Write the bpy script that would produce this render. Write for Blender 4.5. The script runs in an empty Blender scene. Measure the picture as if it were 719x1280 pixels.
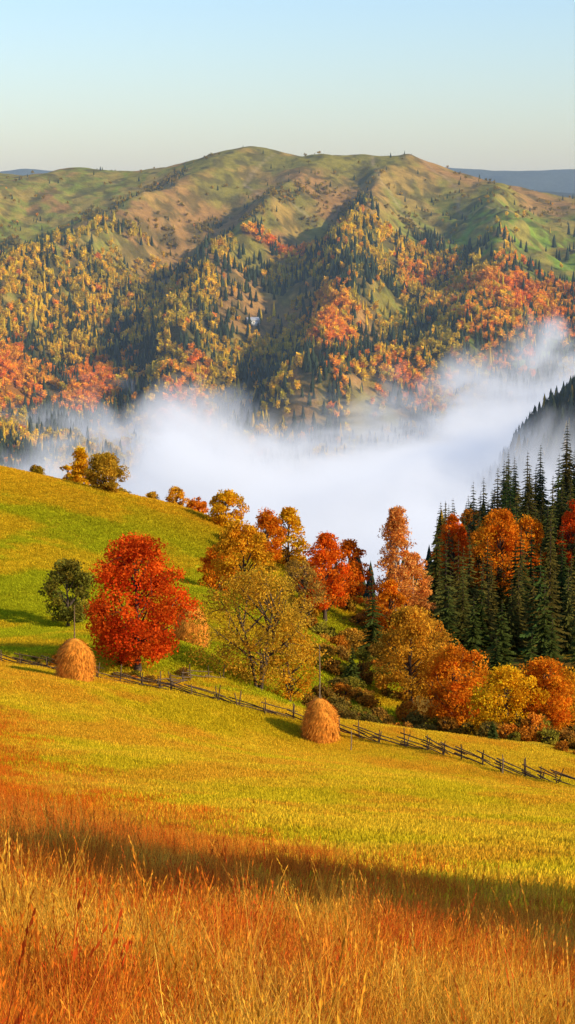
import bpy, math, random
import numpy as np
rng = np.random.default_rng(7)
random.seed(7)
scene = bpy.context.scene
R = math.radians

# ---------------------------------------------------------------- noise
def _h(ix, iy, s):
    v = np.sin(ix*127.1+iy*311.7+s*74.7)*43758.5453
    return v-np.floor(v)
def vnoise(x, y, s=0):
    x = np.asarray(x, float); y = np.asarray(y, float)
    ix = np.floor(x); iy = np.floor(y); fx = x-ix; fy = y-iy
    fx = fx*fx*(3-2*fx); fy = fy*fy*(3-2*fy)
    a = _h(ix, iy, s); b = _h(ix+1, iy, s); c = _h(ix, iy+1, s); d = _h(ix+1, iy+1, s)
    return (a*(1-fx)+b*fx)*(1-fy)+(c*(1-fx)+d*fx)*fy
def fbm(x, y, s=0, o=4):
    t = 0; a = .5; f = 1; n = 0
    for i in range(o):
        t = t+a*vnoise(x*f+i*17.3, y*f-i*9.1, s+i); n += a; a *= .5; f *= 2.03
    return t/n
def sstep(a, b, x):
    t = np.clip((x-a)/(b-a), 0, 1); return t*t*(3-2*t)

# ---------------------------------------------------------------- terrain height field
CP = np.array([
 (0,0,-1.7),(0,12,-5.3),(0,25,-9.2),(0,50,-17.2),(0,80,-25.8),(0,110,-33.2),
 (-8,50,-16.6),(8,50,-17.8),(-40,50,-14),(40,50,-20.5),(-40,0,1),(40,0,-5),(0,-40,9),(-17,110,-31.5),(17,100,-32.3),
 (-60,100,-25),(60,100,-38),
 (-19.7,153,-38.3),(-15.7,152,-38.8),(-10.4,152,-39.6),(-5.1,150,-40.3),(1,150,-41.85),(5.1,147,-42.2),(9.9,143,-42.1),(14.3,138,-42),(20.1,130,-41),
 (2.6,147,-42.1),(-16.8,147,-37.7),(45,125,-44),(-50,145,-33),
 (14.2,165,-48),(20,165,-47.5),(25.5,165,-48),(22,215,-54.9),(7.6,195,-49.8),(3.7,215,-51),(7,235,-53.8),
 (-4.3,170,-43.4),(-9.1,170,-40.9),(-12.7,158,-39.6),(-21,180,-41),(-26.6,172,-40.1),(-32.5,210,-39.8),(-36,235,-38.5),(-40.5,262,-36.6),
 (-24.8,275,-42.8),(-20.3,225,-42.9),(-11.8,275,-46.4),(-9.2,215,-44.5),(-1,260,-49.5),(0,212,-47.6),
 (-70,270,-34),(-80,200,-34),(-45,330,-50),(-25,340,-62),(-10,340,-70),(0,330,-70),(12,270,-60),
 (22,250,-58.5),(45,260,-57),(40,300,-61),(60,400,-62),(28,320,-68),(30,400,-80),(110,400,-46),(0,420,-95),(-60,420,-85),(-150,300,-45),(150,250,-45),
 (-300,700,-175),(0,700,-185),(300,700,-150),(-350,1000,-245),(0,1000,-250),(250,1000,-220),(0,1400,-265),(-260,1450,-255),
 (182,1300,-152),(230,1290,-127),(300,1280,-105),(135,1300,-215),(450,1200,-60),(200,1500,-235),(320,1550,-200),(200,1180,-220),(290,1150,-185),(150,1220,-230),
 (-257,1700,-203),(0,1700,-222),(-100,1700,-219),(180,1750,-190),(270,1800,-160),(-500,1700,-150),(500,1700,-150),
 (-230,2000,-148),(0,2000,-150),(200,2000,-128),(-300,2300,-75),(0,2300,-80),(280,2300,-62),(-400,2650,-5),(-150,2650,0),(100,2650,2),(300,2600,-20),
 (-430,3000,42),(-200,2950,52),(-60,2900,70),(60,2880,66),(166,2850,57),(270,2800,28),(400,2700,-4),(-700,3000,60),(700,2700,-30),
 (0,3500,-60),(400,3500,-80),(-400,3500,20),(-560,3600,66),(0,-400,80),(-400,0,70),(500,0,-60),(-1300,1500,0),(1300,1500,0),
 ], float)
cc = 1.5+.06*np.hypot(CP[:, 0], CP[:, 1])
def _phi(x, y):
    d2 = (x[:, None]-CP[None, :, 0])**2+(y[:, None]-CP[None, :, 1])**2
    return np.sqrt(d2+cc[None]**2)
n = len(CP)
A = np.zeros((n+3, n+3)); A[:n, :n] = _phi(CP[:, 0], CP[:, 1]); P = np.c_[np.ones(n), CP[:, 0]/1000, CP[:, 1]/1000]
A[:n, n:] = P; A[n:, :n] = P.T
W = np.linalg.lstsq(A, np.r_[CP[:, 2], 0, 0, 0], rcond=None)[0]

RIDGES = [  # polyline (x,y), amplitude, width
 ([(-55,2880),(-172,2600),(-250,2350),(-305,2150),(-330,1900)], 60, 60),
 ([(50,2800),(-25,2500),(-62,2300),(-100,2050),(-110,1850)], 56, 50),
 ([(166,2820),(120,2500),(68,2200),(42,1950),(35,1780)], 74, 54),
 ([(275,2720),(285,2400),(235,2100),(170,1880)], 52, 60),
 ([(-323,2960),(-400,2700),(-470,2400)], 52, 58),
 ([(430,2650),(440,2300),(380,1950)], 44, 70)]
def seg_dist(x, y, pl):
    best = np.full(x.shape, 1e9)
    for (ax, ay), (bx, by) in zip(pl[:-1], pl[1:]):
        dx, dy = bx-ax, by-ay
        t = np.clip(((x-ax)*dx+(y-ay)*dy)/(dx*dx+dy*dy), 0, 1)
        best = np.minimum(best, np.hypot(x-ax-t*dx, y-ay-t*dy))
    return best
def ground(x, y):
    x = np.atleast_1d(np.asarray(x, float)); y = np.atleast_1d(np.asarray(y, float))
    out = np.empty(x.shape)
    for i in range(0, len(x), 40000):
        xs, ys = x[i:i+40000], y[i:i+40000]
        z = _phi(xs, ys)@W[:n]+W[n]+W[n+1]*xs/1000+W[n+2]*ys/1000
        m = sstep(1600, 1850, ys)*(1-sstep(3000, 3400, ys))
        wx = xs+56*(fbm(xs/150, ys/150, 5)-.5)+24*(fbm(xs/45, ys/60, 6)-.5); wy = ys
        rz = np.zeros(xs.shape)
        fade = 1-.72*sstep(2450, 2850, ys)
        for pl, a, w in RIDGES:
            rz += a*np.exp(-(seg_dist(wx, wy, pl)/w)**1.5)
        rill = np.abs(fbm(xs/60+ys/200, ys/150, 14, 4)-.5)*2
        z = z+m*(fade*(rz-26)+fade*(34*(fbm(xs/130, ys/170, 9)-.5)+14*(fbm(xs/35, ys/45, 12)-.5)+16*(.3-rill)*-1))
        near = 1-sstep(350, 500, np.hypot(xs, ys))
        z = z+near*sstep(5, 40, np.hypot(xs, ys))*(.9*(fbm(xs/14, ys/14, 3)-.5)+.25*(fbm(xs/3, ys/3, 4)-.5))
        mid = sstep(900, 1100, ys)*(1-sstep(1500, 1650, ys)); z = z+mid*18*(fbm(xs/45, ys/45, 15)-.5)
        r = np.hypot(xs, ys)
        far = -30+190*fbm(xs/1500+3.1, ys/1900, 21)*sstep(4500, 8000, r)+60*fbm(xs/400, ys/400, 22)
        k = sstep(3300, 4300, r)
        out[i:i+40000] = z*(1-k)+far*k
    return out
def gz(x, y): return float(ground([x], [y])[0])

# ---------------------------------------------------------------- mesh helper
def build_mesh(name, parts, mats, smooth=False):
    """parts: (verts Nx3, faces MxK, mat, col Nx3)"""
    V = np.concatenate([p[0] for p in parts]); C = np.concatenate([np.broadcast_to(p[3], p[0].shape) for p in parts])
    off = 0; L = []; S = []; M = []; ls = 0
    for v, f, m, c in parts:
        f = np.asarray(f); k = f.shape[1]
        L.append((f+off).ravel()); S.append(ls+np.arange(len(f))*k); M.append(np.full(len(f), m)); ls += len(f)*k; off += len(v)
    L = np.concatenate(L).astype(np.int32); S = np.concatenate(S).astype(np.int32); M = np.concatenate(M).astype(np.int32)
    me = bpy.data.meshes.new(name)
    me.vertices.add(len(V)); me.vertices.foreach_set("co", V.astype(np.float32).ravel())
    me.loops.add(len(L)); me.polygons.add(len(S))
    me.polygons.foreach_set("loop_start", S); me.polygons.foreach_set("vertices", L)
    me.polygons.foreach_set("material_index", M)
    if smooth: me.polygons.foreach_set("use_smooth", np.ones(len(S), bool))
    me.update(calc_edges=True)
    a = me.color_attributes.new("Col", 'FLOAT_COLOR', 'POINT')
    a.data.foreach_set("color", np.c_[C, np.ones(len(C))].astype(np.float32).ravel())
    for m in mats: me.materials.append(m)
    return me
def obj(name, me, loc=(0, 0, 0), rot=0, scale=1, link=True):
    o = bpy.data.objects.new(name, me); o.location = loc; o.rotation_euler = (0, 0, rot)
    o.scale = (scale,)*3 if not hasattr(scale, '__len__') else scale
    if link: scene.collection.objects.link(o)
    return o
def tube(pts, rad, sides=6, col=(.1, .07, .05)):
    pts = np.array(pts, float); rad = np.array(rad, float); k = len(pts)
    d = np.gradient(pts, axis=0); d /= np.linalg.norm(d, axis=1)[:, None]+1e-9
    ref = np.where(np.abs(d[:, 2:3]) > .9, [[1., 0, 0]], [[0, 0, 1.]])
    u = np.cross(d, ref); u /= np.linalg.norm(u, axis=1)[:, None]; w = np.cross(d, u)
    a = np.arange(sides)*2*np.pi/sides
    v = pts[:, None]+rad[:, None, None]*(np.cos(a)[None, :, None]*u[:, None]+np.sin(a)[None, :, None]*w[:, None])
    i = np.arange(k-1)[:, None]*sides; j = np.arange(sides)[None]; j2 = (j+1) % sides
    f = np.stack([i+j, i+j2, i+sides+j2, i+sides+j], -1).reshape(-1, 4)
    return v.reshape(-1, 3), f, col
def leaf_quads(c, size, r, up=0.0):
    n = len(c)
    a = r.normal(size=(n, 3)); a /= np.linalg.norm(a, axis=1)[:, None]
    b = r.normal(size=(n, 3)); b[:, 2] += up; b = np.cross(a, b); b /= np.linalg.norm(b, axis=1)[:, None]
    s = (size*r.uniform(.6, 1.3, n))[:, None]
    v = np.stack([c-a*s, c-b*s*.55, c+a*s, c+b*s*.55], 1).reshape(-1, 3)
    return v, np.arange(4*n).reshape(-1, 4)

# ---------------------------------------------------------------- materials
def newmat(name):
    m = bpy.data.materials.new(name); m.use_nodes = True; nt = m.node_tree; nt.nodes.clear()
    return m, nt, nt.nodes.new('ShaderNodeOutputMaterial')
def attr(nt, name, typ='GEOMETRY'):
    a = nt.nodes.new('ShaderNodeAttribute'); a.attribute_name = name; a.attribute_type = typ; return a.outputs['Color']
def mul(nt, a, b, mode='MULTIPLY', f=1):
    m = nt.nodes.new('ShaderNodeMix'); m.data_type = 'RGBA'; m.blend_type = mode; m.inputs[0].default_value = f
    nt.links.new(a, m.inputs[6])
    if hasattr(b, 'is_linked'): nt.links.new(b, m.inputs[7])
    else: m.inputs[7].default_value = b
    return m.outputs[2]
def foliage(name, inst, trans=.3):
    m, nt, out = newmat(name)
    c = attr(nt, "Col")
    if inst: c = mul(nt, c, attr(nt, "tint", 'INSTANCER'))
    d = nt.nodes.new('ShaderNodeBsdfDiffuse'); t = nt.nodes.new('ShaderNodeBsdfTranslucent'); mx = nt.nodes.new('ShaderNodeMixShader')
    mx.inputs[0].default_value = trans
    nt.links.new(c, d.inputs[0]); nt.links.new(c, t.inputs[0]); nt.links.new(d.outputs[0], mx.inputs[1]); nt.links.new(t.outputs[0], mx.inputs[2])
    nt.links.new(mx.outputs[0], out.inputs[0]); return m
M_leaf = foliage("leaves", False, .4); M_leaf_i = foliage("leaves_instanced", True, .3); M_grass_i = foliage("grass_blades", True, .4)
def solid(name, noise_scale=8, lo=.6, hi=1.3, rough=.9, bump=.0):
    m, nt, out = newmat(name)
    c = attr(nt, "Col"); no = nt.nodes.new('ShaderNodeTexNoise'); no.inputs['Scale'].default_value = noise_scale; no.inputs['Detail'].default_value = 5
    g = nt.nodes.new('ShaderNodeNewGeometry'); nt.links.new(g.outputs['Position'], no.inputs['Vector'])
    r = nt.nodes.new('ShaderNodeMapRange'); r.inputs[1].default_value = .3; r.inputs[2].default_value = .7; r.inputs[3].default_value = lo; r.inputs[4].default_value = hi
    nt.links.new(no.outputs[0], r.inputs[0])
    c = mul(nt, c, r.outputs[0])
    p = nt.nodes.new('ShaderNodeBsdfPrincipled'); p.inputs['Roughness'].default_value = rough; p.inputs['Specular IOR Level'].default_value = .1
    nt.links.new(c, p.inputs['Base Color']); nt.links.new(p.outputs[0], out.inputs[0]); return m
M_bark = solid("bark", 6); M_wood = solid("weathered_wood", 5); M_hay = solid("hay", 3, .7, 1.2); M_plaster = solid("plaster", 1, .9, 1.05); M_glass = solid("window_glass", 1, .9, 1.1, .2)

# terrain material
def terrain_mat():
    m, nt, out = newmat("terrain_grass")
    c = attr(nt, "Col"); g = nt.nodes.new('ShaderNodeNewGeometry')
    def nz(scale, lo, hi, det=6):
        no = nt.nodes.new('ShaderNodeTexNoise'); no.inputs['Scale'].default_value = scale; no.inputs['Detail'].default_value = det; no.inputs['Roughness'].default_value = .7
        nt.links.new(g.outputs['Position'], no.inputs['Vector'])
        r = nt.nodes.new('ShaderNodeMapRange'); r.inputs[1].default_value = .3; r.inputs[2].default_value = .7; r.inputs[3].default_value = lo; r.inputs[4].default_value = hi
        nt.links.new(no.outputs[0], r.inputs[0]); return r.outputs[0]
    c = mul(nt, c, nz(.06, .62, 1.32)); c = mul(nt, c, nz(.9, .72, 1.25)); 
    p = nt.nodes.new('ShaderNodeBsdfDiffuse'); nt.links.new(c, p.inputs[0])
    b = nt.nodes.new('ShaderNodeBump'); b.inputs['Strength'].default_value = .6; b.inputs['Distance'].default_value = .3
    nt.links.new(nz(1.6, 0, 1, 8), b.inputs['Height']); nt.links.new(b.outputs[0], p.inputs['Normal'])
    b2 = nt.nodes.new('ShaderNodeBump'); b2.inputs['Strength'].default_value = .5; b2.inputs['Distance'].default_value = 3.0
    nt.links.new(nz(.12, 0, 1, 5), b2.inputs['Height']); nt.links.new(b2.outputs[0], b.inputs['Normal'])
    nt.links.new(p.outputs[0], out.inputs[0]); return m
M_ter = terrain_mat()

# ---------------------------------------------------------------- land cover
def dry_line(x, y):   # >0 : tall dry grass side (towards camera), metres
    ax, ay, bx, by = -17., 112., 3.2, 17.
    dx, dy = bx-ax, by-ay; L = math.hypot(dx, dy)
    s = ((x-ax)*(-dy)-(y-ay)*(-dx))/L
    return -s
def forest(x, y):
    """mountain forest density, yellow fraction, red fraction"""
    nz = fbm(x/70, y/110, 31, 4); n2 = fbm(x/26, y/40, 33, 3)
    yb = 2290+150*(fbm(x/110, y/110, 36)-.5)-160*sstep(90, 240, x)
    d = (1-sstep(-60, 50, y-yb))*sstep(.34, .48, nz+.12*(x < 40)+.1*sstep(2150, 1850, y))
    d *= .4+.6*sstep(.38, .52, n2)
    for pl, w in (([(-129,2830),(-220,2650),(-366,2450)], 32), ([(44,2640),(-60,2480),(-155,2330)], 26), ([(150,2500),(200,2300)], 14), ([(-90,2560),(-150,2460),(-260,2370)], 20), ([(90,2600),(60,2480),(90,2380)], 16)):
        d = np.maximum(d, .85*np.exp(-(seg_dist(x, y, pl)/w)**2)*sstep(.36, .5, n2)*(1-.9*sstep(2720, 2800, y)))
    def ell(cx, cy, rx, ry): return np.exp(-(((x-cx)/rx)**2+((y-cy)/ry)**2)**1.5)
    d *= 1-.95*ell(-30, 2130, 55, 130)
    d *= 1-.85*ell(110, 2020, 35, 60)
    d *= 1-.7*ell(-120, 2290, 60, 50)
    aut = .07+.8*sstep(.48, .55, fbm(x/38, y/64, 41))
    red = .03+np.zeros(x.shape)
    wx = x+36*(fbm(x/30, y/45, 44)-.5); wy = y+90*(fbm(x/35, y/45, 45)-.5)
    def ellw(cx, cy, rx, ry): return np.exp(-(((wx-cx)/rx)**2+((wy-cy)/ry)**2)**2)
    for cx, cy, rx, ry, a in ((-275,1880,42,95,1),(-195,1915,36,100,1),(-97,1800,30,80,1),(43,1960,24,165,1),(-8,2360,50,22,.9),(262,2040,98,115,.85),(165,2230,50,60,.7),(120,1810,44,55,.7),(200,1900,36,50,.7)):
        e = ellw(cx, cy, rx, ry); red = np.maximum(red, e*a); d = np.maximum(d, e*.98)
    for cx, cy, rx, ry in ((-105,2120,48,120),(-200,2230,60,80),(90,2220,60,70),(150,2290,70,50),(170,2110,60,60),(-290,2150,50,90),(-230,2050,50,60),(60,2330,60,40)):
        e = ellw(cx, cy, rx, ry); aut = np.maximum(aut, .85*e); d = np.maximum(d, e*.8)
    d = np.maximum(d, .16*sstep(.5, .62, n2)*(1-.85*sstep(2600, 2750, y)))
    return np.clip(d, 0, 1), np.clip(aut, 0, 1), red

def lerp(a, b, t): return a*(1-t[:, None])+np.array(b)[None]*t[:, None]
def albedo(x, y, z):
    r = np.hypot(x, y)
    n1 = fbm(x/9, y/9, 51); n2 = fbm(x/2.2, y/3.5, 52); n3 = fbm(x/30, y/20, 53)
    c = np.tile([.70, .43, .02], (len(x), 1))
    c = lerp(c, (.54, .40, .015), sstep(.45, .65, n1)*.7)
    h = sstep(150, 175, y)*(1-sstep(300, 330, y))*sstep(14, 2, x)
    c = lerp(c, (.36, .37, .012), h*.85)
    c = lerp(c, (.62, .38, .02), h*sstep(.46, .6, fbm(x/18, y/10, 57))*.8)
    c = lerp(c, (.7, .36, .02), h*sstep(235, 268, y)*.7)
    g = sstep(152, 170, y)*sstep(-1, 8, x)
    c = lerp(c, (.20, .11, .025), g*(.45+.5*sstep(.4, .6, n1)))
    dl = sstep(-5, 3, dry_line(x, y)+8*(n1-.5))*(1-sstep(118, 130, y))
    red = lerp(np.tile([.50, .14, .02], (len(x), 1)), (.50, .25, .03), sstep(.4, .65, n2))
    c = c*(1-dl[:, None])+red*dl[:, None]
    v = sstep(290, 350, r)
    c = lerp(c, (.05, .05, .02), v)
    # mountain
    m = sstep(1500, 1650, y)*(1-sstep(3900, 4300, y))
    mn = fbm(x/90, y/140, 61, 5); mn2 = fbm(x/28, y/50, 62, 4)
    mc = lerp(np.tile([.37, .20, .06], (len(x), 1)), (.24, .22, .03), sstep(.43, .58, mn)*.85)
    mc = lerp(mc, (.19, .29, .03), sstep(80, 180, x)*sstep(2680, 2420, y)*sstep(.32, .48, mn2)*.95)
    mc = lerp(mc, (.20, .26, .03), sstep(-130, -240, x)*sstep(.40, .52, mn2)*.75)
    mc = lerp(mc, (.46, .25, .07), sstep(.52, .66, mn2)*.5)
    mc = lerp(mc, (.11, .09, .025), sstep(.52, .63, fbm(x/14, y/24, 64, 5))*.75)
    for pl in ([(120,2830),(128,2650),(175,2480),(190,2380)], [(190,2840),(235,2700),(225,2560),(290,2420)], [(-20,2850),(-60,2700),(-20,2600),(30,2520)]):
        mc = lerp(mc, (.46, .33, .19), np.exp(-(seg_dist(x+8*(mn2-.5), y, pl)/2.0)**2)*.5)
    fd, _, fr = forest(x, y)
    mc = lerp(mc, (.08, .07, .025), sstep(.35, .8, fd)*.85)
    mc = lerp(mc, (.30, .12, .02), sstep(.4, .8, fr)*.8)
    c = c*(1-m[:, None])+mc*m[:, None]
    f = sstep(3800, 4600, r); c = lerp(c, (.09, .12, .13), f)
    return c

# ---------------------------------------------------------------- terrain sheet
rad = np.concatenate([[.05], np.geomspace(1, 120, 130)[0:], np.arange(121, 450, 1.5), np.arange(452, 1600, 12), np.arange(1600, 3250, 6), np.geomspace(3260, 16000, 60)])
ang = np.concatenate([np.arange(-180, -18, 2.), np.arange(-18, 18, .09), np.arange(18, 180.1, 2.)])
RR, AA = np.meshgrid(rad, np.radians(ang), indexing='ij')
X = (RR*np.sin(AA)).ravel(); Y = (RR*np.cos(AA)).ravel(); Z = ground(X, Y)
nr, na = RR.shape
i = np.arange(nr-1)[:, None]*na; j = np.arange(na-1)[None]
F = np.stack([i+j, i+na+j, i+na+j+1, i+j+1], -1).reshape(-1, 4)[:, ::-1]
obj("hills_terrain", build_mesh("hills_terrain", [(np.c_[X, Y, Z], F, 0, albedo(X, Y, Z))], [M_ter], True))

# ---------------------------------------------------------------- tree generators
def gen_tree(seed, h, w, cb=.2, ca=(.45, .1, .01), cbb=(.3, .05, .01), nclump=110, per=110, leaf=.17, shape='round', trunks=1, inst=False, bark=(.10, .07, .05), fill=.8, cr=.085):
    r = np.random.default_rng(seed); parts = []; anchors = []
    R0 = w/2; base = cb*h; H = h-base
    def prof(t):
        t = np.clip(t, 0, 1)
        if shape == 'round': return np.sin(np.pi*np.clip(t*.93+.05, 0, 1)**.85)**.6
        if shape == 'tall': return np.sin(np.pi*np.clip(t*.92+.06, 0, 1)**.7)**.8
        if shape == 'wide': return np.sin(np.pi*np.clip(t*.9+.08, 0, 1)**1.0)**.5
        if shape == 'cone': return (1-t)**.75+.05
    for k in range(trunks):
        a = r.uniform(0, 6.28); lean = (0 if trunks == 1 else .22)*R0*2
        top = np.array([math.cos(a)*lean, math.sin(a)*lean, h*.9*r.uniform(.85, 1)])
        ts = np.linspace(0, 1, 8); wig = r.normal(0, .012*h, (8, 2))*ts[:, None]
        pts = np.c_[top[0]*ts**1.3+wig[:, 0]+(0 if trunks == 1 else .12*math.cos(a)), top[1]*ts**1.3+wig[:, 1]+(0 if trunks == 1 else .12*math.sin(a)), top[2]*ts-.25]
        tr = h*(.022 if trunks == 1 else .014)*(1-ts)**.8+.02; tr[0] *= 1.5
        v, f, _ = tube(pts, tr, 7); parts.append((v, f, 1, np.array(bark)))
        for q in range(3, 8): anchors.append(pts[q])
        nl = 16//trunks+2
        for l in range(nl):
            t = r.uniform(max(.12, cb*.9), .85); i0 = t*7; i1 = int(i0); p0 = pts[i1]+(pts[min(i1+1, 7)]-pts[i1])*(i0-i1)
            aa = r.uniform(0, 6.28); tt = min(.95, (t-cb*.7)*1.0+r.uniform(.1, .3)); rr = R0*prof(tt)*r.uniform(.55, .85)
            p3 = np.array([math.cos(aa)*rr, math.sin(aa)*rr, base+H*tt])
            s = np.linspace(0, 1, 6)[:, None]
            mid = (p0+p3)/2+np.array([0, 0, -.06*h*r.uniform(0, 1)])
            bp = (1-s)**2*p0+2*s*(1-s)*mid+s*s*p3
            v, f, _ = tube(bp, h*.008*(1-s[:, 0])**.7+.015, 5); parts.append((v, f, 1, np.array(bark)))
            anchors += [bp[2], bp[3], bp[4], bp[5]]
    anchors = np.array(anchors)
    t = r.uniform(.0, 1, nclump); a = r.uniform(0, 6.28, nclump)
    lump = .70+.50*fbm(a*1.3+seed*3, t*4+seed, seed)*1.0+.14*np.sin(a*3+t*5+seed)
    rr = R0*prof(t)*np.sqrt(r.uniform(1-fill, 1, nclump))*lump
    cen = np.c_[np.cos(a)*rr, np.sin(a)*rr, base+H*(.04+.92*t)]
    for c in cen[::2]:
        p = anchors[np.argmin(((anchors-c)**2).sum(1)+((anchors[:, 2]-c[2]) > 0)*1.5)]
        s = np.linspace(0, 1, 4)[:, None]; q = p+(c-p)*s; q[1:3, 2] += .08*np.linalg.norm(c-p)
        v, f, _ = tube(q, [.035, .028, .018, .008], 3); parts.append((v, f, 1, np.array(bark)))
    cs = (cr*w+.12)*r.uniform(.5, 1.3, nclump)
    cnt = (per*r.uniform(.5, 1.4, nclump)).astype(int); idx = np.repeat(np.arange(nclump), cnt)
    off = r.normal(size=(len(idx), 3)); off *= (r.uniform(.15, 1, len(idx))**.5/np.linalg.norm(off, axis=1))[:, None]
    off[:, 2] *= .7
    lc = cen[idx]+off*cs[idx][:, None]*1.5
    lc[:, 2] = np.maximum(lc[:, 2], .15)
    v, f = leaf_quads(lc, leaf, r)
    mixc = np.clip(r.normal(.5, .35, nclump), 0, 1)[idx]; br = (r.uniform(.6, 1.25, nclump))[idx]*r.uniform(.7, 1.25, len(idx))
    col = (np.array(ca)[None]*(1-mixc[:, None])+np.array(cbb)[None]*mixc[:, None])*br[:, None]
    parts.append((v, f, 0, np.minimum(np.repeat(col, 4, axis=0), .95)))
    return build_mesh("tree_mesh", parts, [M_leaf_i if inst else M_leaf, M_bark])

def gen_spruce(seed, h, w, inst=False, col=(.035, .055, .02), whorls=26, nb=9):
    r = np.random.default_rng(seed); parts = []
    ts = np.linspace(0, 1, 6)
    v, f, _ = tube(np.c_[ts*0, ts*0, ts*h*.99-.3], .018*h*(1-ts)+.015, 6); parts.append((v, f, 1, np.array((.08, .055, .04))))
    vs = []; cols = []
    for k in range(whorls):
        t = (max(0., k+r.uniform(-.2, .2))/whorls)**.9; z = h*(.05+.93*t); Rm = (w/2)*max(0., 1-t)**.85*r.uniform(.85, 1.1)+.06
        m = max(4, int(nb*(1-t*.4)))
        for b in range(m):
            a = r.uniform(0, 6.28); L = Rm*r.uniform(.7, 1.12); d = np.array([math.cos(a), math.sin(a), 0]); side = np.array([-d[1], d[0], 0])
            droop = .38*L*r.uniform(.6, 1.2); steps = 6; cb = r.uniform(.6, 1.35)
            for s in range(steps):
                u0 = s/steps; u1 = (s+1.25)/steps
                p0 = d*L*u0+np.array([0, 0, z-droop*u0**1.2]); p1 = d*L*u1+np.array([0, 0, z-droop*min(u1, 1)**1.2+.05*L*(u1 > .9)])
                wd = L*.30*(1-u0*.75)*r.uniform(.6, 1.2)+.04; dz = np.array([0, 0, -wd*r.uniform(.4, .9)])
                for sg in (-1, 1):
                    vs += [p0, p1, p1*.5+p0*.5+side*sg*wd+dz+d*wd*.5, p0+side*sg*wd*.45+dz*.6]
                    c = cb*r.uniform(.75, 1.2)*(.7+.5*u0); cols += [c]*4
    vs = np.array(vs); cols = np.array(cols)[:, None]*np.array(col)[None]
    parts.append((vs, np.arange(len(vs)).reshape(-1, 4), 0, cols))
    return build_mesh("spruce_mesh", parts, [M_leaf_i if inst else M_leaf, M_bark])

def gen_far_spruce(seed):
    r = np.random.default_rng(seed); V = []; Fc = []; C = []
    for k in range(8):
        t = k/8; z0 = .06+.88*t; ztop = min(1, z0+.27); Rr = .17*(1-t)**.9+.012
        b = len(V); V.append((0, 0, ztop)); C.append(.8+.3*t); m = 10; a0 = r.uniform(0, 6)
        for q in range(m):
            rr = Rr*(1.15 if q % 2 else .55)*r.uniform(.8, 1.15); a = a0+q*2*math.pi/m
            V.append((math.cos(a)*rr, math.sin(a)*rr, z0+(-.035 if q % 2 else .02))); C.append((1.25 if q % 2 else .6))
        for q in range(m): Fc.append((b, b+1+q, b+1+(q+1) % m))
    V = np.array(V); C = np.array(C)[:, None]*np.ones((1, 3))
    v, f, _ = tube([(0, 0, -.08), (0, 0, .3)], [.014, .01], 4)
    return build_mesh("far_spruce", [(V, np.array(Fc), 0, C), (v, f, 0, np.array((1., .8, .8)))], [M_leaf_i])
def gen_far_decid(seed, wide=.36):
    r = np.random.default_rng(seed); n = 150
    cl = r.normal(size=(11, 3)); cl /= np.linalg.norm(cl, axis=1)[:, None]; cl *= r.uniform(.3, .8, (11, 1))
    k = r.integers(0, 11, n); p = cl[k]*[wide*.8, wide*.8, .36]+r.normal(0, 1, (n, 3))*[.07, .07, .075]+[0, 0, .56]
    v, f = leaf_quads(p, .085, r)
    b = r.uniform(.7, 1.3, 11)[k]*r.uniform(.75, 1.2, n)
    tv, tf, _ = tube([(0, 0, -.08), (0, 0, .6)], [.02, .01], 4)
    return build_mesh("far_decid", [(v, f, 0, np.repeat(b, 4)[:, None]*np.ones((1, 3))), (tv, tf, 0, np.array((.3, .3, .3)))], [M_leaf_i])

# ---------------------------------------------------------------- scatter via geometry nodes
def scatter(name, srcs, pts, rot, scl, tint, idx):
    me = bpy.data.meshes.new(name); me.vertices.add(len(pts)); me.vertices.foreach_set("co", np.asarray(pts, np.float32).ravel())
    for nm, ty, dat in (("rot", 'FLOAT_VECTOR', rot), ("scl", 'FLOAT_VECTOR', scl), ("tint", 'FLOAT_VECTOR', tint)):
        a = me.attributes.new(nm, ty, 'POINT'); a.data.foreach_set("vector", np.asarray(dat, np.float32).ravel())
    a = me.attributes.new("idx", 'INT', 'POINT'); a.data.foreach_set("value", np.asarray(idx, np.int32))
    o = obj(name, me)
    ng = bpy.data.node_groups.new(name+"_nodes", 'GeometryNodeTree')
    ng.interface.new_socket("Geometry", in_out='INPUT', socket_type='NodeSocketGeometry'); ng.interface.new_socket("Geometry", in_out='OUTPUT', socket_type='NodeSocketGeometry')
    N = ng.nodes; L = ng.links; gi = N.new('NodeGroupInput'); go = N.new('NodeGroupOutput'); jn = N.new('GeometryNodeJoinGeometry')
    def na(nm, ty):
        q = N.new('GeometryNodeInputNamedAttribute'); q.data_type = ty; q.inputs['Name'].default_value = nm; return q.outputs['Attribute']
    ro, sc, ix = na("rot", 'FLOAT_VECTOR'), na("scl", 'FLOAT_VECTOR'), na("idx", 'INT')
    for k, s in enumerate(srcs):
        so = obj(name+"_source", s, link=False); so.use_fake_user = True
        oi = N.new('GeometryNodeObjectInfo'); oi.inputs['Object'].default_value = so; oi.inputs['As Instance'].default_value = True
        cm = N.new('FunctionNodeCompare'); cm.data_type = 'INT'; cm.operation = 'EQUAL'
        ii = [q for q in cm.inputs if q.type == 'INT']; L.new(ix, ii[0]); ii[1].default_value = k
        ip = N.new('GeometryNodeInstanceOnPoints'); L.new(gi.outputs[0], ip.inputs['Points']); L.new(cm.outputs[0], ip.inputs['Selection'])
        L.new(oi.outputs['Geometry'], ip.inputs['Instance']); L.new(ro, ip.inputs['Rotation']); L.new(sc, ip.inputs['Scale']); L.new(ip.outputs[0], jn.inputs[0])
    L.new(jn.outputs[0], go.inputs[0])
    md = o.modifiers.new("scatter", 'NODES'); md.node_group = ng
    return o
def rz(n): return np.c_[np.zeros(n), np.zeros(n), rng.uniform(0, 6.28, n)]

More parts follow.
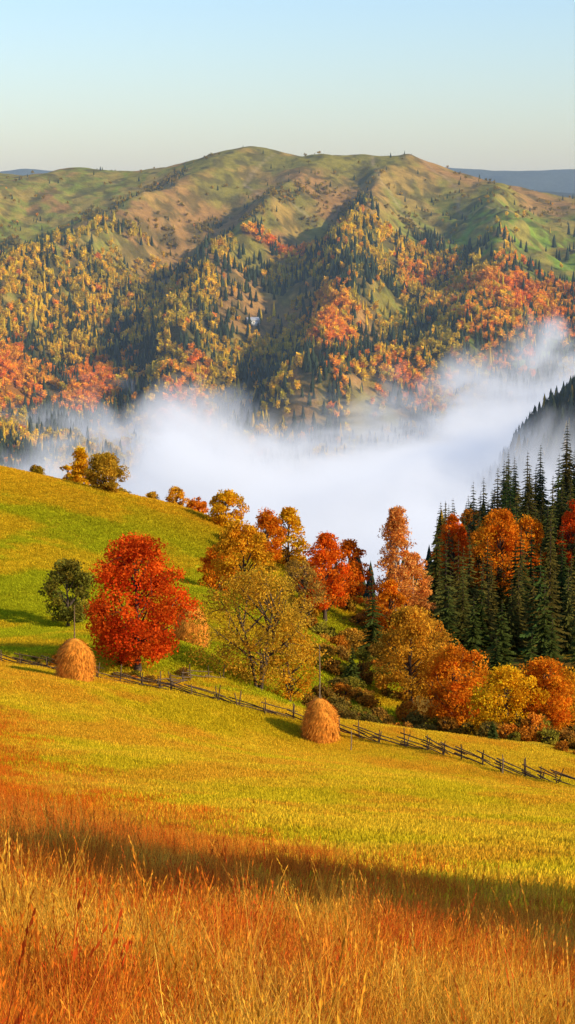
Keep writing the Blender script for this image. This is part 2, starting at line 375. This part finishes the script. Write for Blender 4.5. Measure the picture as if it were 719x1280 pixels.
# ---------------------------------------------------------------- mountain forest
farS = [gen_far_spruce(s) for s in range(3)]; farD = [gen_far_decid(s) for s in range(10, 13)]
N0 = 125000
yy = rng.uniform(1560, 3050, N0); xx = rng.uniform(-.235, .235, N0)*yy
keep = rng.uniform(0, 1, N0) < yy/3050; xx, yy = xx[keep], yy[keep]
d, au, red = forest(xx, yy)
keep = rng.uniform(0, 1, len(xx)) < d*.62; xx, yy, au, red = xx[keep], yy[keep], au[keep], red[keep]
nn = len(xx); u = rng.uniform(0, 1, nn)
isred = u < red; isaut = (~isred) & (rng.uniform(0, 1, nn) < au)
up = yy > 2420; isaut |= up & (rng.uniform(0, 1, nn) < .45)
tint = np.empty((nn, 3)); sc = np.empty(nn)
br = rng.uniform(.7, 1.3, nn)[:, None]
tint[:] = np.array((.052, .074, .034))*br; sc[:] = rng.uniform(9, 18, nn)
mixr = np.clip(.5+2.2*(fbm(xx/22, yy/30, 47)-.5)+rng.normal(0, .25, nn), 0, 1)[:, None]
tint[isred] = (((1-mixr)*np.array((.88, .28, .015))+mixr*np.array((.90, .46, .02)))*br)[isred]; sc[isred] = rng.uniform(8, 14, nn)[isred]
tint[isaut] = (((1-mixr)*np.array((.90, .54, .02))+mixr*np.array((.50, .38, .03)))*br)[isaut]; sc[isaut] = rng.uniform(8, 15, nn)[isaut]
tint[up & isaut] *= .5
sc[up] *= .5
idx = np.where(isred, rng.integers(3, 6, nn), rng.integers(0, 3, nn)); idx = np.where(isaut & (rng.uniform(0, 1, nn) < .75), rng.integers(3, 6, nn), idx)
wd = rng.uniform(.85, 1.3, nn); wd[isaut] *= .85; wd[up & isaut] *= 1.6
tint = np.minimum(tint, .93)
scatter("mountain_forest", farS+farD, np.c_[xx, yy, ground(xx, yy)-.3], rz(nn), np.c_[sc*wd, sc*wd, sc], tint, idx)

# spruce spur rising from fog + valley slopes
N0 = 34000
yy = rng.uniform(430, 1560, N0); xx = rng.uniform(-.25, .27, N0)*yy
keep = rng.uniform(0, 1, N0) < np.where((yy > 1120) & (xx > 90), 1., .22*yy/1560*(.4+.6*sstep(.35, .5, fbm(xx/40, yy/40, 71)))); xx, yy = xx[keep], yy[keep]; nn = len(xx)
tint = np.array((.055, .072, .034))*rng.uniform(.6, 1.5, nn)[:, None]; sc = rng.uniform(8, 17, nn)
isy = rng.uniform(0, 1, nn) < .06; tint[isy] = (.5, .3, .03)
scatter("valley_spruce_forest", farS, np.c_[xx, yy, ground(xx, yy)-.3], rz(nn), np.c_[sc*1.1, sc*1.1, sc], tint, rng.integers(0, 3, nn))

# ---------------------------------------------------------------- right-hand spruce forest
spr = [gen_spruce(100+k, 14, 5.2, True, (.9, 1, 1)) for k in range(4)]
dec = [gen_tree(120+k, 11, 6.5, .15, (1, 1, 1), (.75, .8, .8), 60, 60, .24, 'tall', 1, True) for k in range(2)]
P = []
tries = 0
while len(P) < 580 and tries < 40000:
    tries += 1
    y = random.uniform(226, 440); x = random.uniform(15, 125)
    if x < 19.5+(y-250)*.085: continue
    if any((x-a)**2+(y-b)**2 < 6.6 for a, b in P): continue
    P.append((x, y))
P = np.array(P); nn = len(P); z = ground(P[:, 0], P[:, 1])
isd = (rng.uniform(0, 1, nn) < .05) & (P[:, 1] > 290)
tint = np.array((.090, .104, .022))*rng.uniform(.5, 1.45, nn)[:, None]*np.c_[rng.uniform(.8, 1.8, nn), np.ones(nn), np.ones(nn)]
tint[isd] = np.array((.85, .28, .02))*rng.uniform(.7, 1.1, isd.sum())[:, None]
sc = rng.uniform(.64, 1.10, nn)*(1+.08*sstep(300, 400, P[:, 1])); sc[isd] *= .95
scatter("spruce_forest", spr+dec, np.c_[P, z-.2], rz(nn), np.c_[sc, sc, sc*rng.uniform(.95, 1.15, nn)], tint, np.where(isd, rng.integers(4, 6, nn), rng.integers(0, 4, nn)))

# ---------------------------------------------------------------- individual trees
def put(name, me, x, y, rot=None, s=1): return obj(name, me, (x, y, gz(x, y)-.05), random.uniform(0, 6) if rot is None else rot, s)
RED = ((.88, .15, .012), (.68, .065, .008)); ORG = ((.92, .33, .015), (.82, .21, .012)); GLD = ((.88, .46, .02), (.76, .32, .015)); OLV = ((.62, .40, .03), (.74, .37, .025)); GRN = ((.17, .19, .025), (.30, .21, .025)); YEL = ((.92, .54, .015), (.84, .38, .012)); PINK = ((.93, .42, .10), (.92, .33, .05))
def T(name, seed, x, y, h, w, pal, **k):
    put(name, gen_tree(seed, h, w, ca=pal[0], cbb=pal[1], **k), x, y)
T("red_maple_tree", 1, -12.7, 158, 11.6, 8.8, RED, cb=.08, nclump=200, per=125, leaf=.14, shape='round')
T("green_tree", 2, -21.4, 182, 6.6, 5.0, GRN, cb=.08, nclump=90, per=90, leaf=.15)
T("birch_tree", 3, -2.6, 165, 11.4, 11.2, OLV, cb=.10, nclump=210, per=75, leaf=.12, trunks=4, cr=.07)
T("birch_tree", 33, .3, 168, 8.0, 5.5, GLD, cb=.08, nclump=80, per=70, leaf=.12, trunks=2)
T("golden_tree", 4, -5.0, 212, 9.2, 7, GLD, cb=.1, nclump=100, per=90, leaf=.17)
T("golden_tree", 5, -8.2, 225, 6.6, 5, ORG, cb=.1, nclump=70, per=80, leaf=.17)
T("golden_tree", 6, -8.6, 262, 5.6, 5.4, YEL, cb=.1, nclump=70, per=80, leaf=.18)
T("yellow_tree", 7, .1, 255, 8.8, 5, YEL, cb=.1, nclump=80, per=80, leaf=.18, shape='tall')
T("yellow_tree", 8, -2.8, 250, 7.6, 5, ORG, cb=.1, nclump=80, per=80, leaf=.18, shape='tall')
T("red_tree", 9, 4.7, 236, 11.4, 7.2, ((.92, .22, .012), (.84, .13, .01)), cb=.1, nclump=120, per=90, leaf=.18, shape='tall')
T("red_tree", 10, 8.0, 248, 9.4, 5.8, ((.92, .26, .015), (.84, .17, .01)), cb=.1, nclump=90, per=90, leaf=.18, shape='tall')
T("bare_brown_tree", 11, 1.2, 205, 8.2, 5.4, ((.42, .23, .04), (.52, .28, .04)), cb=.1, nclump=100, per=35, leaf=.14, trunks=3)
T("orange_birch_tree", 12, 14.2, 246, 16.5, 7.0, PINK, cb=.12, nclump=170, per=80, leaf=.17, shape='cone', bark=(.4, .35, .3))
T("orange_birch_tree", 13, 16.6, 248, 11, 5.5, PINK, cb=.08, nclump=100, per=80, leaf=.17, shape='tall', bark=(.4, .35, .3))
T("orange_birch_tree", 14, 13.0, 238, 7.5, 5, ORG, cb=.12, nclump=80, per=80, leaf=.17, shape='tall')
T("olive_tree", 15, 12.7, 192, 10.4, 7.4, ((.78, .36, .025), (.62, .32, .025)), cb=.06, nclump=150, per=85, leaf=.15)
T("olive_tree", 16, 15.7, 203, 7.5, 6, ((.80, .32, .025), (.60, .26, .02)), cb=.06, nclump=110, per=85, leaf=.15)
T("orange_tree", 17, 16.3, 179, 8.7, 6.8, ORG, cb=.05, nclump=130, per=100, leaf=.15)
T("orange_tree", 18, 19.6, 166, 6.2, 6.8, YEL, cb=.04, nclump=110, per=100, leaf=.14, shape='wide')
T("orange_tree", 19, 23.3, 168, 7.4, 5.6, ORG, cb=.04, nclump=110, per=100, leaf=.14)
T("orange_tree", 20, 26.5, 176, 6.5, 5.4, GLD, cb=.04, nclump=90, per=100, leaf=.14)
T("orange_tree", 21, 21.0, 180, 5.5, 5.0, GLD, cb=.04, nclump=90, per=90, leaf=.14)
T("red_tree", 22, 25.2, 285, 16, 6.0, ((.90, .22, .012), (.80, .12, .01)), cb=.2, nclump=100, per=90, leaf=.2, shape='tall')
T("orange_tree", 23, 31.6, 280, 16.5, 8.5, ORG, cb=.2, nclump=130, per=90, leaf=.2, shape='round')
T("orange_tree", 24, 36, 284, 14, 6.5, ORG, cb=.2, nclump=100, per=90, leaf=.2, shape='round')
T("red_tree", 25, 43.5, 282, 14.5, 6, RED, cb=.2, nclump=90, per=90, leaf=.2, shape='round')
T("larch_tree", 26, -30.2, 276, 6.0, 3.6, YEL, cb=.02, nclump=110, per=90, leaf=.16, shape='cone', fill=.98)
T("round_bush", 27, -25.2, 262, 5.2, 5.6, ((.60, .34, .025), (.50, .30, .025)), cb=.0, nclump=130, per=90, leaf=.16, shape='wide', fill=.95)
T("round_bush", 28, -16.2, 272, 2.8, 3.2, GLD, cb=.0, nclump=40, per=70, leaf=.16)
T("round_bush", 29, -13.2, 274, 2.6, 3.2, ORG, cb=.0, nclump=40, per=70, leaf=.16)
T("round_bush", 30, -33, 284, 3.4, 2.6, YEL, cb=.0, nclump=30, per=70, leaf=.16)
SP = (.080, .10, .02)
for s, x, y, h, w in ((50, 10.1, 222, 10.6, 5.0), (51, 6.6, 190, 4.8, 2.3), (52, 19.6, 228, 10, 4.2), (53, 22.3, 224, 9.6, 4.2), (54, 17.8, 264, 12, 4.6), (55, 25.0, 218, 9.5, 4.3), (56, 30.5, 222, 11.5, 4.8), (57, 27, 206, 7.5, 3.6), (58, 23.3, 208, 6.6, 3.2), (59, 16.9, 152.5, 1.9, 1.2), (60, 29.5, 208, 9, 4.2), (61, 33.5, 212, 10, 4.6)):
    put("spruce_tree", gen_spruce(s, h, w, False, SP, 24, 9), x, y)
# trees standing beside the meadow, to the right of the view (their shadows cross the grass)
for s, x, y, h, w in ((60, 20, 9, 12, 7), (61, 27, 8, 15, 8), (62, 34, 8, 17, 8)):
    T("golden_tree", s, x, y, h, w, GLD, cb=.1, nclump=130, per=90, leaf=.22)
for s, x, y, h, w in ((64, 26, 24, 17, 3.6), (65, 30, 34, 19, 3.6), (66, 42, 38, 20, 4)):
    put("spruce_tree", gen_spruce(s, h, w, False, SP, 24, 9), x, y)

# undergrowth shrubs
shr = [gen_tree(200+k, 1.6, 2.2, .02, (1, 1, 1), (.7, .75, .8), 34, 45, .13, 'wide', 3, True) for k in range(3)]
pts = []
def cl(n, x0, x1, y0, y1, tints, smin=.5, smax=1.2, cond=None):
    for _ in range(n):
        x, y = random.uniform(x0, x1), random.uniform(y0, y1)
        if cond and not cond(x, y): continue
        t = np.array(random.choice(tints))*random.uniform(.7, 1.25); pts.append((x, y, random.uniform(smin, smax), *t))
BR = [(.40, .20, .03), (.50, .22, .03), (.28, .18, .03), (.62, .30, .03), (.70, .24, .02), (.38, .30, .03)]
cl(170, 2, 32, 153, 215, BR, .4, 1.2, lambda x, y: y > 158-.35*(x-6)+4 if x > 6 else y > 160)
cl(50, 2, 10, 153, 175, BR, .4, .9)
cl(60, 3, 20, 215, 262, BR+[(.6, .3, .03)], .7, 1.7)
cl(40, -12, 4, 215, 275, [(.5, .26, .02), (.6, .3, .02), (.35, .22, .02)], .6, 1.6, lambda x, y: x > -12+(275-y)*.12)
cl(14, -22, -6, 153, 160, BR, .25, .5)
cl(12, -40, -8, 270, 285, [(.7, .38, .02), (.5, .32, .02)], .4, 1.0)
cl(60, 20, 60, 134, 165, BR, .4, 1.1, lambda x, y: y > 150-.3*(x-20))
pts = np.array(pts); nn = len(pts)
scatter("shrub_undergrowth", shr, np.c_[pts[:, :2], ground(pts[:, 0], pts[:, 1])-.05], rz(nn), np.c_[pts[:, 2], pts[:, 2], pts[:, 2]*rng.uniform(.7, 1.2, nn)], pts[:, 3:6], rng.integers(0, 3, nn))

# ---------------------------------------------------------------- haystacks
def haystack(name, x, y, h, w, pole, seed):
    r = np.random.default_rng(seed)
    nt_ = 34; t = np.linspace(0, 1, nt_)**.85; na = 44; a = np.arange(na)*2*np.pi/na
    prof = np.interp(t, [0, .06, .25, .5, .68, .82, .92, .975, 1], [.88, .95, 1.0, .97, .87, .69, .47, .25, .04])
    A, Tt = np.meshgrid(a, t); rr = w/2*prof[:, None]*(1+.16*(fbm(np.cos(A)*1.7+5+Tt, np.sin(A)*1.7+seed+Tt*3.1, seed)-.5)*2+.012*r.normal(size=A.shape))
    lean = r.normal(0, .10, 2)
    V = np.c_[(rr*np.cos(A)+lean[0]*Tt**2).ravel(), (rr*np.sin(A)+lean[1]*Tt**2).ravel(), (Tt*h).ravel()-.15]
    i = np.arange(nt_-1)[:, None]*na; j = np.arange(na)[None]; F = np.stack([i+j, i+(j+1) % na, i+na+(j+1) % na, i+na+j], -1).reshape(-1, 4)
    HC = np.array((.76, .28, .03)); col = HC*r.uniform(.8, 1.1, len(V))[:, None]
    parts = [(V, F, 0, col)]
    m = 5200; k = r.integers(0, len(V)-na*2, m); c = V[k]+r.normal(0, .05, (m, 3)); out = c*[1, 1, 0]; out /= np.linalg.norm(out, axis=1)[:, None]+1e-6
    down = np.array([0, 0, -1.])+out*.30+r.normal(0, .45, (m, 3)); side = np.cross(down, out); L = r.uniform(.10, .38, m)[:, None]
    p0 = c+out*.01; p1 = c+out*.05+down*L
    vv = np.stack([p0-side*.014, p0+side*.014, p1+side*.008, p1-side*.008], 1).reshape(-1, 3)
    parts.append((vv, np.arange(4*m).reshape(-1, 4), 0, np.minimum(np.repeat(HC*r.uniform(.55, 1.3, m)[:, None], 4, axis=0), .95)))
    v, f, _ = tube([(0.0, 0, h*.7), (.05, 0, pole)], [.07, .04], 6); parts.append((v, f, 1, np.array((.2, .13, .07))))
    obj(name, build_mesh(name, parts, [M_hay, M_wood], True), (x, y, gz(x, y)))
haystack("haystack", -16.8, 147, 3.6, 2.9, 6.1, 1)
haystack("haystack", 2.6, 146.5, 3.5, 2.75, 3.6, 2)
haystack("haystack", -9.4, 181, 4.1, 3.2, 4.2, 3)

# ---------------------------------------------------------------- fence
def fence(name, path, seed):
    r = np.random.default_rng(seed); path = np.array(path, float)
    d = np.r_[0, np.cumsum(np.hypot(*np.diff(path, axis=0).T))]; L = d[-1]
    s = np.arange(0, L, 2.1); s = s+r.uniform(-.25, .25, len(s)); x = np.interp(s, d, path[:, 0])+r.normal(0, .12, len(s)); y = np.interp(s, d, path[:, 1])+r.normal(0, .12, len(s)); z = ground(x, y)
    parts = []
    def wc(): return np.array((.15, .10, .06))*r.uniform(.4, 1.25)
    for k in range(len(s)):
        for o in (-.14, .14):
            hh = r.uniform(.8, 1.6); ln = r.normal(0, .16, 2)
            v, f, _ = tube([(x[k], y[k]+o, z[k]-.3), (x[k]+ln[0], y[k]+o*.6+ln[1], z[k]+hh)], [.06, .04], 5); parts.append((v, f, 0, wc()))
        if k+1 < len(s):
            for q in range(4):
                if r.uniform() < .2: continue
                h0 = .12+q*.22+r.normal(0, .06); h1 = h0+r.normal(.0, .14)
                e = r.uniform(.2, .8); dx, dy = (x[k+1]-x[k])/2.1, (y[k+1]-y[k])/2.1
                p0 = (x[k]-dx*e, y[k]-dy*e, z[k]+h0+.22); p1 = (x[k+1]+dx*e, y[k+1]+dy*e, z[k+1]+max(.05, h1-.2))
                pm = tuple((np.array(p0)+np.array(p1))/2+r.normal(0, .03, 3))
                v, f, _ = tube([p0, pm, p1], [.05, .045, .03], 5); parts.append((v, f, 0, wc()))
    obj(name, build_mesh(name, parts, [M_wood]))
fence("split_rail_fence", [(-36,158),(-26,155),(-19.7,153),(-15.7,152),(-10.4,152),(-5.1,150),(1,150),(5.1,147),(9.9,143),(14.3,138),(20.1,130),(30,122),(45,112)], 1)
fence("split_rail_fence", [(-10.4,152),(-8,158),(-5.6,161.5)], 2)
def pole(name, x, y, h, rr=.06):
    v, f, _ = tube([(0, 0, -.3), (.05, 0, h*.5), (.02, .03, h)], [rr, rr*.8, rr*.5], 6, ); obj(name, build_mesh(name, [(v, f, 0, np.array((.26, .18, .11)))], [M_wood]), (x, y, gz(x, y)))
pole("wooden_pole", 2.7, 158, 6.2, .075)
pole("wooden_post", 4.9, 143, 1.7, .06)
pole("wooden_post", 15.6, 134, 1.6, .06)
pole("wooden_post", -3.4, 166, 2.4, .05)

# ---------------------------------------------------------------- distant farmhouse
def house(x, y):
    z = gz(x, y)+1.2; e = bpy.data.objects.new("farmhouse", None); scene.collection.objects.link(e); e.location = (x, y, z); e.rotation_euler = (0, 0, .35)
    def box(nm, c, s, col, mat):
        c = np.array(c, float); s = np.array(s, float)/2
        v = np.array([(a, b, d) for a in (-1, 1) for b in (-1, 1) for d in (-1, 1)])*s+c
        f = np.array([(0, 1, 3, 2), (4, 6, 7, 5), (0, 4, 5, 1), (2, 3, 7, 6), (0, 2, 6, 4), (1, 5, 7, 3)])
        o = obj(nm, build_mesh(nm, [(v, f, 0, np.array(col))], [mat])); o.parent = e
    box("walls", (0, 0, .2), (13, 7, 6.4), (.78, .78, .76), M_plaster)
    v = np.array([(-7, -4.2, 3.3), (7, -4.2, 3.3), (7, 0, 6.6), (-7, 0, 6.6), (-7, 4.2, 3.3), (7, 4.2, 3.3)], float)
    o = obj("roof", build_mesh("roof", [(v, np.array([(0, 1, 2, 3), (3, 2, 5, 4)]), 0, np.array((.45, .46, .5))), (v, np.array([(0, 3, 4), (1, 5, 2)]), 0, np.array((.5, .45, .4)))], [M_plaster])); o.parent = e
    for k, wx in enumerate((-4.5, -2, 2.5, 5)): box("window_%d" % k, (wx, -3.52, 1.9), (1.1, .1, 1.2), (.03, .04, .05), M_glass)
    box("door", (.3, -3.52, 1.0), (1.1, .1, 2.2), (.12, .07, .04), M_wood)
    box("chimney", (2, .8, 6.4), (.8, .8, 1.8), (.3, .15, .1), M_plaster)
house(-38, 2085)

# ---------------------------------------------------------------- grass
def gen_tuft(seed, nb, h, spread, wd, heads=0.0, lean=.2):
    r = np.random.default_rng(seed); n = nb
    a = r.uniform(0, 6.28, n); rr = spread*np.sqrt(r.uniform(0, 1, n)); b = np.c_[np.cos(a)*rr, np.sin(a)*rr, np.full(n, -.03)]
    H = h*r.uniform(.45, 1.1, n); th = r.uniform(0, 6.28, n); side = np.c_[np.cos(th), np.sin(th), np.zeros(n)]*wd
    ln = np.c_[r.normal(0, lean, n), r.normal(0, lean, n)]*H[:, None]
    m = b+np.c_[ln*.3, H*.55]; t = b+np.c_[ln, H]; t2 = t+side*.15
    v = np.stack([b-side, b+side, m+side*.8, m-side*.8, t2, t-side*.15], 1).reshape(-1, 3)
    k = np.arange(n)*6; f = np.concatenate([np.stack([k, k+1, k+2, k+3], 1), np.stack([k+3, k+2, k+4, k+5], 1)])
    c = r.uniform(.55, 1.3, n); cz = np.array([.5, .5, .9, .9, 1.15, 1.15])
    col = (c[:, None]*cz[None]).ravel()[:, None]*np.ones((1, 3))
    parts = [(v, f, 0, col)]
    nh = int(heads*n)
    if nh:  # slim feathery seed heads along the top of the stalk
        q = 4; tt = np.repeat(t[:nh], q, axis=0); dd = (t-m)[:nh]; dd /= np.linalg.norm(dd, axis=1)[:, None]; dd = np.repeat(dd, q, axis=0)
        cp = tt-dd*(r.uniform(0, .16, len(tt)))[:, None]*h; sd_ = r.normal(size=cp.shape); sd_ = np.cross(dd, sd_); sd_ /= np.linalg.norm(sd_, axis=1)[:, None]
        hl = h*.045; hw = h*.005
        hv = np.stack([cp, cp+dd*hl*.5+sd_*hw*1.6, cp+dd*hl+sd_*hw*.8, cp+dd*hl*.5-sd_*hw*.3], 1).reshape(-1, 3)
        parts.append((hv, np.arange(len(hv)).reshape(-1, 4), 0, np.array((1.05, .9, .8))*np.repeat(r.uniform(.6, 1.3, len(tt)), 4)[:, None]))
    return build_mesh("tuft", parts, [M_grass_i])
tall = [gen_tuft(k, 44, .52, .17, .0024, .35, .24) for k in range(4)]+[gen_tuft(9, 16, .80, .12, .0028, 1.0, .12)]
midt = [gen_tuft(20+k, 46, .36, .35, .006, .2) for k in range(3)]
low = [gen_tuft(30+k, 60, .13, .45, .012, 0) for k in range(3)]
# near tall dry grass
N0 = 75000; yy = 4+46*rng.uniform(0, 1, N0)**.75; xx = rng.uniform(-1, 1, N0)*(.2*yy+1.2)
dl = dry_line(xx, yy)+5*(fbm(xx/6, yy/6, 81)-.5); k = (dl > -1) & (rng.uniform(0, 1, N0) < .35+.65*sstep(.35, .6, fbm(xx/1.1, yy/1.1, 82))); xx, yy, dl = xx[k], yy[k], dl[k]; nn = len(xx)
pal = np.array([(.93, .47, .035), (.60, .27, .04), (.84, .20, .015), (.95, .60, .09), (.66, .10, .02)])
w = fbm(xx/1.2, yy/2.2, 83); wr = sstep(.49, .61, w+.24*sstep(11, 22, yy)-.02)
tint = lerp(lerp(np.tile(pal[0], (nn, 1)), pal[3], rng.uniform(0, .8, nn)), pal[2], wr*rng.uniform(.4, 1, nn)); tint = lerp(tint, pal[4], (rng.uniform(0, 1, nn) < .08+.2*wr)*.8)
tint = np.minimum(tint*rng.uniform(.65, 1.2, nn)[:, None], .94); s = rng.uniform(.6, 1.25, nn)*(.5+1.0*fbm(xx/1.4, yy/2, 84))*(.55+.45*sstep(-1, 6, dl))
tilt = rng.normal(0, .12, (nn, 2))+np.c_[.25*(fbm(xx/2, yy/2, 91)-.5), .5*(fbm(xx/2, yy/2, 92)-.5)]
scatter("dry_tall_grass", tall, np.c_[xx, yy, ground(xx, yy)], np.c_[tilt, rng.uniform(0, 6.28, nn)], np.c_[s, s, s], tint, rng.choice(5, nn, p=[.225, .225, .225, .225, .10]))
# mid distance red grass
N0 = 60000; yy = 22+103*rng.uniform(0, 1, N0)**.7; xx = rng.uniform(-1, 1, N0)*(.2*yy)
dl = dry_line(xx, yy)+10*(fbm(xx/7, yy/7, 85)-.5); k = (dl > -2.5) & (rng.uniform(0, 1, N0) < .15+.85*sstep(-2, 6, dl)); xx, yy = xx[k], yy[k]; nn = len(xx)
w = fbm(xx/4, yy/12, 86); tint = lerp(np.tile(np.array((.86, .20, .015)), (nn, 1)), (.88, .44, .04), sstep(.45, .61, w)*rng.uniform(.3, 1, nn)); tint = np.minimum(tint*rng.uniform(.65, 1.25, nn)[:, None], .93)
s = rng.uniform(.6, 1.2, nn); scatter("red_meadow_grass", midt, np.c_[xx, yy, ground(xx, yy)], rz(nn), np.c_[s*1.2, s*1.2, s], tint, rng.integers(0, 3, nn))
# short meadow grass
N0 = 120000; yy = 14+146*rng.uniform(0, 1, N0)**.62; xx = rng.uniform(-1, 1, N0)*(.19*yy)
k = (dry_line(xx, yy) < 3) & ~((yy > 154) & (xx > 6)); xx, yy = xx[k], yy[k]; nn = len(xx)
w = fbm(xx/9, yy/5, 87); tint = lerp(np.tile(np.array((.94, .60, .03)), (nn, 1)), (.80, .59, .02), sstep(.44, .62, w)); tint = lerp(tint, (.94, .45, .03), sstep(.48, .64, fbm(xx/4, yy/6, 88))*.7); tint = np.minimum(tint*rng.uniform(.78, 1.18, nn)[:, None], .95)
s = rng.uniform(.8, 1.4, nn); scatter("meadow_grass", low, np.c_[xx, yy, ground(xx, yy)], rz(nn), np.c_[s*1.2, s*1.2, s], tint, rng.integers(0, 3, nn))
# hill grass
N0 = 60000; yy = rng.uniform(155, 290, N0); xx = rng.uniform(-.2, .06, N0)*yy
w = fbm(xx/9, yy/7, 90); nn = N0
tint = lerp(np.tile(np.array((.54, .52, .015)), (nn, 1)), (.80, .53, .02), sstep(.47, .62, w)); tint = lerp(tint, (.90, .45, .02), sstep(235, 268, yy)*.7); tint = np.minimum(tint*rng.uniform(.75, 1.25, nn)[:, None], .94)
s = rng.uniform(.9, 1.6, nn); scatter("hill_grass", low, np.c_[xx, yy, ground(xx, yy)], rz(nn), np.c_[s*1.6, s*1.6, s*1.1], tint, rng.integers(0, 3, nn))

# ---------------------------------------------------------------- fog and haze
def boxmesh(name, x0, x1, y0, y1, z0, z1, mat):
    v = np.array([(a, b, c) for a in (x0, x1) for b in (y0, y1) for c in (z0, z1)], float)
    f = np.array([(0, 1, 3, 2), (4, 6, 7, 5), (0, 4, 5, 1), (2, 3, 7, 6), (0, 2, 6, 4), (1, 5, 7, 3)])
    return obj(name, build_mesh(name, [(v, f, 0, np.ones(3))], [mat]))
def fogmat():
    m, nt, out = newmat("fog_volume"); N = nt.nodes; L = nt.links
    g = N.new('ShaderNodeNewGeometry'); sx = N.new('ShaderNodeSeparateXYZ'); L.new(g.outputs['Position'], sx.inputs[0])
    def math_(op, a, b=None, c=None):
        q = N.new('ShaderNodeMath'); q.operation = op
        for i_, val in enumerate((a, b, c)):
            if val is None: continue
            if hasattr(val, 'is_linked'): L.new(val, q.inputs[i_])
            else: q.inputs[i_].default_value = val
        return q.outputs[0]
    no = N.new('ShaderNodeTexNoise'); no.inputs['Scale'].default_value = .0078; no.inputs['Detail'].default_value = 6; no.inputs['Roughness'].default_value = .62; no.inputs['Distortion'].default_value = .7
    mp = N.new('ShaderNodeMapping'); mp.inputs['Location'].default_value = (3.3, 120, 40); mp.inputs['Scale'].default_value = (1, .7, 1.5); L.new(g.outputs['Position'], mp.inputs[0]); L.new(mp.outputs[0], no.inputs['Vector'])
    top = math_('MULTIPLY_ADD', math_('MAXIMUM', sx.outputs[0], 0), .145, -184)
    top = math_('MULTIPLY_ADD', math_('MINIMUM', sx.outputs[0], 0), .10, top)
    top = math_('ADD', top, math_('MULTIPLY', math_('SUBTRACT', no.outputs[0], .5), 215))
    dd = math_('SUBTRACT', top, sx.outputs[2])
    r = N.new('ShaderNodeMapRange'); r.interpolation_type = 'SMOOTHSTEP'; r.inputs[1].default_value = -12; r.inputs[2].default_value = 60; r.inputs[3].default_value = 0; r.inputs[4].default_value = 1
    L.new(dd, r.inputs[0])
    dens = math_('MULTIPLY', r.outputs[0], .026)
    vs = N.new('ShaderNodeVolumeScatter'); vs.inputs['Color'].default_value = (.97, .98, 1, 1); L.new(dens, vs.inputs['Density'])
    em = N.new('ShaderNodeEmission'); em.inputs[0].default_value = (.80, .86, 1, 1); L.new(math_('MULTIPLY', dens, .37), em.inputs[1])  # added glow, brightens the fog in place of multiply scattered light
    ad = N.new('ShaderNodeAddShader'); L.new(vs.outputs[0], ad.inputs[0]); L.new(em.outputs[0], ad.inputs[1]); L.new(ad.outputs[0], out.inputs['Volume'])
    try: m.cycles.volume_step_rate = .5
    except Exception as e: print(e)
    return m
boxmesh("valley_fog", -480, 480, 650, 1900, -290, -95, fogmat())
def hazemat():
    m, nt, out = newmat("haze_volume"); vs = nt.nodes.new('ShaderNodeVolumeScatter'); vs.inputs['Color'].default_value = (.62, .8, 1, 1); vs.inputs['Density'].default_value = 6.5e-5
    nt.links.new(vs.outputs[0], out.inputs['Volume'])
    try: m.cycles.homogeneous_volume = True
    except Exception as e: print(e)
    return m
boxmesh("valley_haze", -3000, 3000, 320, 12000, -400, 160, hazemat())

# ---------------------------------------------------------------- sun, sky, camera
el = R(26); dirv = np.array([-.90, .42, 0]); dirv /= np.linalg.norm(dirv)
lv = np.array([dirv[0]*math.cos(el), dirv[1]*math.cos(el), -math.sin(el)])
from mathutils import Vector
sd = bpy.data.lights.new("sun", 'SUN'); sd.energy = 5.0; sd.angle = R(.5); sd.color = (1, .84, .53)
so = bpy.data.objects.new("sun", sd); scene.collection.objects.link(so); so.rotation_euler = Vector(lv).to_track_quat('-Z', 'Y').to_euler()
w = bpy.data.worlds.new("World"); scene.world = w; w.use_nodes = True; nt = w.node_tree; nt.nodes.clear()
sk = nt.nodes.new('ShaderNodeTexSky'); sk.sky_type = 'NISHITA'; sk.sun_disc = False; sk.sun_elevation = el; sk.sun_rotation = math.atan2(-lv[0], -lv[1]); sk.air_density = 1.25; sk.dust_density = .7; sk.ozone_density = 3.5; sk.altitude = 0
bg = nt.nodes.new('ShaderNodeBackground'); bg.inputs[1].default_value = .15; ow = nt.nodes.new('ShaderNodeOutputWorld')
nt.links.new(mul(nt, sk.outputs[0], (1.10, 1.18, 1.40, 1)), bg.inputs[0]); nt.links.new(bg.outputs[0], ow.inputs[0])
cam = bpy.data.cameras.new("camera"); co = bpy.data.objects.new("camera", cam); scene.collection.objects.link(co); scene.camera = co
cam.sensor_fit = 'VERTICAL'; cam.sensor_height = 24; cam.lens = 12/math.tan(R(15)); cam.clip_end = 40000; cam.clip_start = .1
co.location = (0, 0, 0); co.rotation_euler = (R(90-9.3), 0, 0)
scene.view_settings.view_transform = 'Standard'; scene.view_settings.look = 'None'; scene.view_settings.exposure = 0
